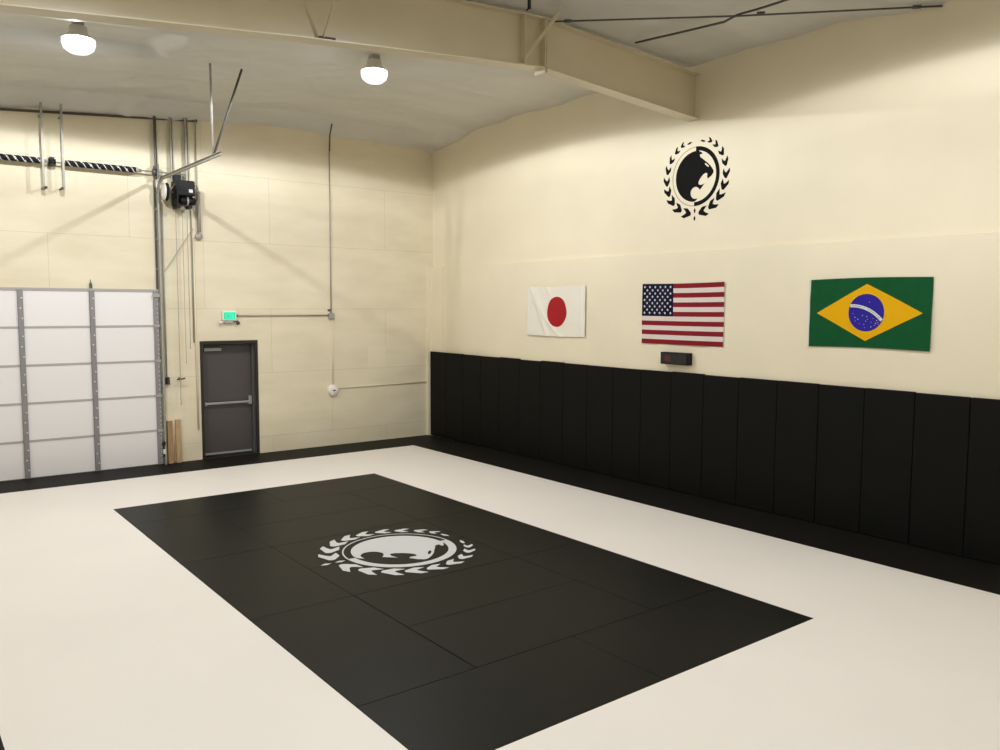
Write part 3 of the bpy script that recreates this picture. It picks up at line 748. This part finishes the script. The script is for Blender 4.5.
b = B(); b.lathe((-5.375, -.06, 1.475), (0, -1, 0), [(.012, 0), (.012, .01), (0, .012)], 10); b.lathe((-5.375, -.06, 1.445), (0, -1, 0), [(.012, 0), (.012, .01), (0, .012)], 10); b.lathe((-5.375, -.06, 1.415), (0, -1, 0), [(.012, 0), (.012, .01), (0, .012)], 10); b.build('button', M['galv_dark'], r)

# exit sign with two lamp heads
r = thing('exit_sign', (-4.26, 0, 2.43), 'green glowing exit sign on the wall above the grey door', 'exit sign')
b = B(); b.box(-4.405, -4.15, -.07, 0, 2.485, 2.655, bev=.008); b.build('housing', M['white_plastic'], r)
b = B(); b.box(-4.385, -4.17, -.075, -.07, 2.50, 2.64); b.build('face', M['green_glow'], r)
b = B()
for k, ch in enumerate('EXIT'):
    xc_ = -4.385 + .215 * (k + .5) / 4
    add_glyphs(b.bm, ch, .135, lambda x, y, xc_=xc_: Vector((xc_ + x * .72, -.0765, 2.52 + y)))
b.build('lettering', M['green_letter'], r, normals=False)
b = B(); b.box(-4.36, -4.20, -.06, 0, 2.435, 2.485, bev=.01); b.build('battery_tray', M['seal'], r)
for x in (-4.435, -4.125):
    b = B(); b.lathe((x, -.05, 2.45), (0, -.8, -.6), [(0, -.03), (.02, -.03), (.034, .02), (.034, .03), (0, .03)], 14); b.tube([(x, -.05, 2.46), (-4.28, -.03, 2.47)], .008, 6)
    b.build('lamp_head', M['white_plastic'] if x < -4.3 else M['galv_dark'], r)
b = B(); b.lathe((-4.145, -.035, 2.57), (1, 0, 0), [(.016, 0), (.016, .02), (.011, .03), (0, .03)], 10); b.build('red_connector', M['red_cloth'], r)
conduit([(-4.13, -.025, 2.572), (-2.30, -.025, 2.572)], .0125, M['galv'], 'horizontal conduit from the exit sign to the square junction box')
r = thing('junction_box', (-2.255, 0, 2.52), 'square grey junction box where the long wall conduits meet', 'junction box')
b = B(); b.box(-2.312, -2.198, -.055, 0, 2.50, 2.615, bev=.005); b.build('body', M['galv'], r)
b = B(); b.box(-2.303, -2.207, -.059, -.054, 2.509, 2.606); b.build('cover', M['silver'], r)
conduit([(-2.31, -.30, 6.26), (-2.30, -.16, 6.0), (-2.255, -.04, 5.72)], .014, M['galv_dark'], 'dark upper stub of conduit slanting out of the ceiling near the corner')
conduit([(-2.255, -.03, 5.72), (-2.255, -.025, 2.61)], .0125, M['galv'], 'long vertical conduit down the far wall to the square junction box')
b = B(); b.box(-2.32, -2.275, -.04, 0, 2.66, 2.685); tag(b.build('conduit_clamp', M['rubber'], origin=(-2.3, 0, 2.66)), 'small black clamp just above the square junction box', 'clamp')
conduit([(-2.235, -.02, 2.51), (-2.235, -.02, 1.20)], .010, M['paint'], 'cream painted conduit between the square box and the round white alarm')
conduit([(-2.14, -.02, 1.14), (-.05, -.02, 1.145)], .011, M['paint'], 'cream painted horizontal conduit from the white alarm to the black pads')
r = thing('alarm', (-2.225, 0, 1.0), 'round white alarm on the far wall below the conduit', 'alarm')
b = B(); b.lathe((-2.235, 0, 1.095), (0, -1, 0), [(.112, 0), (.112, .045), (.098, .062), (.07, .068), (.045, .078), (0, .08)], 32); b.build('body', M['white_plastic'], r)
b = B(); b.box(-2.265, -2.21, -.080, -.07, 1.085, 1.11, bev=.003); b.build('grille', M['rubber'], r)
# cover plate outline on the plywood near the corner
b = B(); b.box(-1.45, -1.03, -.004, 0, 1.5, 1.95)
tag(b.build('access_panel', M['paint'], origin=(-1.24, 0, 1.5)), 'flush cream square patch on the far wall right of the alarm', 'wall patch')

# ---------------------------------------------------------------- exit door
r = bpy.data.objects.new('door_2', None); COL.objects.link(r); r.location = (-4.27, .24, 0)
struct(r, 'grey steel exit door in a dark recessed frame', 'door')
Y1 = .235
b = B(); w = .048
b.box(DX0, DX0 + w, -.012, .02, ZF, DZ); b.box(DX1 - w, DX1, -.012, .02, ZF, DZ); b.box(DX0, DX1, -.0125, .02, DZ - w, DZ + .0)
b.build('outer_trim', M['bronze'], r)
b = B(); b.box(DX0, DX0 + w, .02, Y1 + .03, ZF, DZ); b.box(DX1 - w, DX1, .02, Y1 + .03, ZF, DZ); b.box(DX0 + w, DX1 - w, .02, Y1 + .03, DZ - w, DZ)
b.box(DX0 + w, DX0 + w + .02, .11, Y1, ZF, DZ - w); b.box(DX1 - w - .02, DX1 - w, .11, Y1, ZF, DZ - w); b.box(DX0 + w, DX1 - w, .11, Y1, DZ - w - .02, DZ - w)
b.build('door_frame', M['grey_frame'], r)
lx0, lx1 = DX0 + w + .022, DX1 - w - .022
b = B(); b.box(lx0, lx1, Y1 - .045, Y1, .015, 2.045, bev=.003); leaf = b.build('door_leaf', M['grey_leaf'], r)
yf = Y1 - .045
b = B(); b.box(lx0 + .01, lx1 - .01, yf - .012, yf, .03, .065, bev=.002); b.build('door_sweep', M['silver'], leaf)
b = B(); b.box(DX0 + w, DX1 - w, -.01, Y1, ZF, .004); b.build('threshold', M['rubber'], r)
b = B(); b.box(lx0 + .05, lx1 - .02, yf - .075, yf - .045, .955, .995, bev=.006)
b.box(lx1 - .075, lx1 - .01, yf - .08, yf, .92, 1.08, bev=.008); b.box(lx0 + .035, lx0 + .075, yf - .07, yf, .94, 1.0, bev=.006)
b.build('panic_bar', M['chrome'], leaf)
b = B(); b.box(lx0 + .05, lx0 + .36, yf - .06, yf, 1.93, 1.985, bev=.006); b.build('door_closer', M['silver'], leaf)
b = B(); b.bar((lx0 + .22, yf - .05, 1.995), (lx0 + .52, yf - .10, 2.02), .022, .008); b.bar((lx0 + .52, yf - .10, 2.02), (lx0 + .30, yf - .12, 2.03), .02, .008); b.build('closer_arm', M['galv_dark'], leaf)

# ---------------------------------------------------------------- two boards leaning on the wall
for x, m, hgt, lab in ((-5.37, 'wood_dark', .745, 'darker pine board leaning on the wall next to the door track'), (-5.23, 'wood', .755, 'lighter pine board leaning on the wall, right one of the pair')):
    b = B(); b.box(-.045, .045, -.019, .019, 0, hgt, bev=.003)
    o = b.build('pine_board', M[m]); o.location = (x, -.075, .003); o.rotation_euler = (math.radians(-4.2), math.radians(.8), 0)
    tag(o, lab, 'wooden board', 'pine boards leaning on the far wall')

# ---------------------------------------------------------------- world, camera, view
w = bpy.data.worlds.new('World'); S.world = w; w.use_nodes = True
w.node_tree.nodes['Background'].inputs[0].default_value = (.5, .5, .5, 1); w.node_tree.nodes['Background'].inputs[1].default_value = .0
yaw, pitch, roll = CAMROT
f = Vector((-math.sin(yaw) * math.cos(pitch), math.cos(yaw) * math.cos(pitch), math.sin(pitch)))
rr = Vector((math.cos(yaw), math.sin(yaw), 0)); uu = rr.cross(f)
c_, s_ = math.cos(roll), math.sin(roll)
r2 = rr * c_ + uu * s_; u2 = uu * c_ - rr * s_
cd = bpy.data.cameras.new('camera'); cam = bpy.data.objects.new('camera', cd); COL.objects.link(cam)
cd.sensor_width = 36; cd.lens = FPX / 1000 * 36; cd.clip_start = .05; cd.clip_end = 100
cam.matrix_world = Matrix(((r2.x, u2.x, -f.x, CAMLOC[0]), (r2.y, u2.y, -f.y, CAMLOC[1]), (r2.z, u2.z, -f.z, CAMLOC[2]), (0, 0, 0, 1)))
S.camera = cam
S.view_settings.view_transform = 'Standard'; S.view_settings.look = 'None'; S.view_settings.gamma = 1
S.view_settings.use_curve_mapping = False
S.view_settings.exposure = EXPO
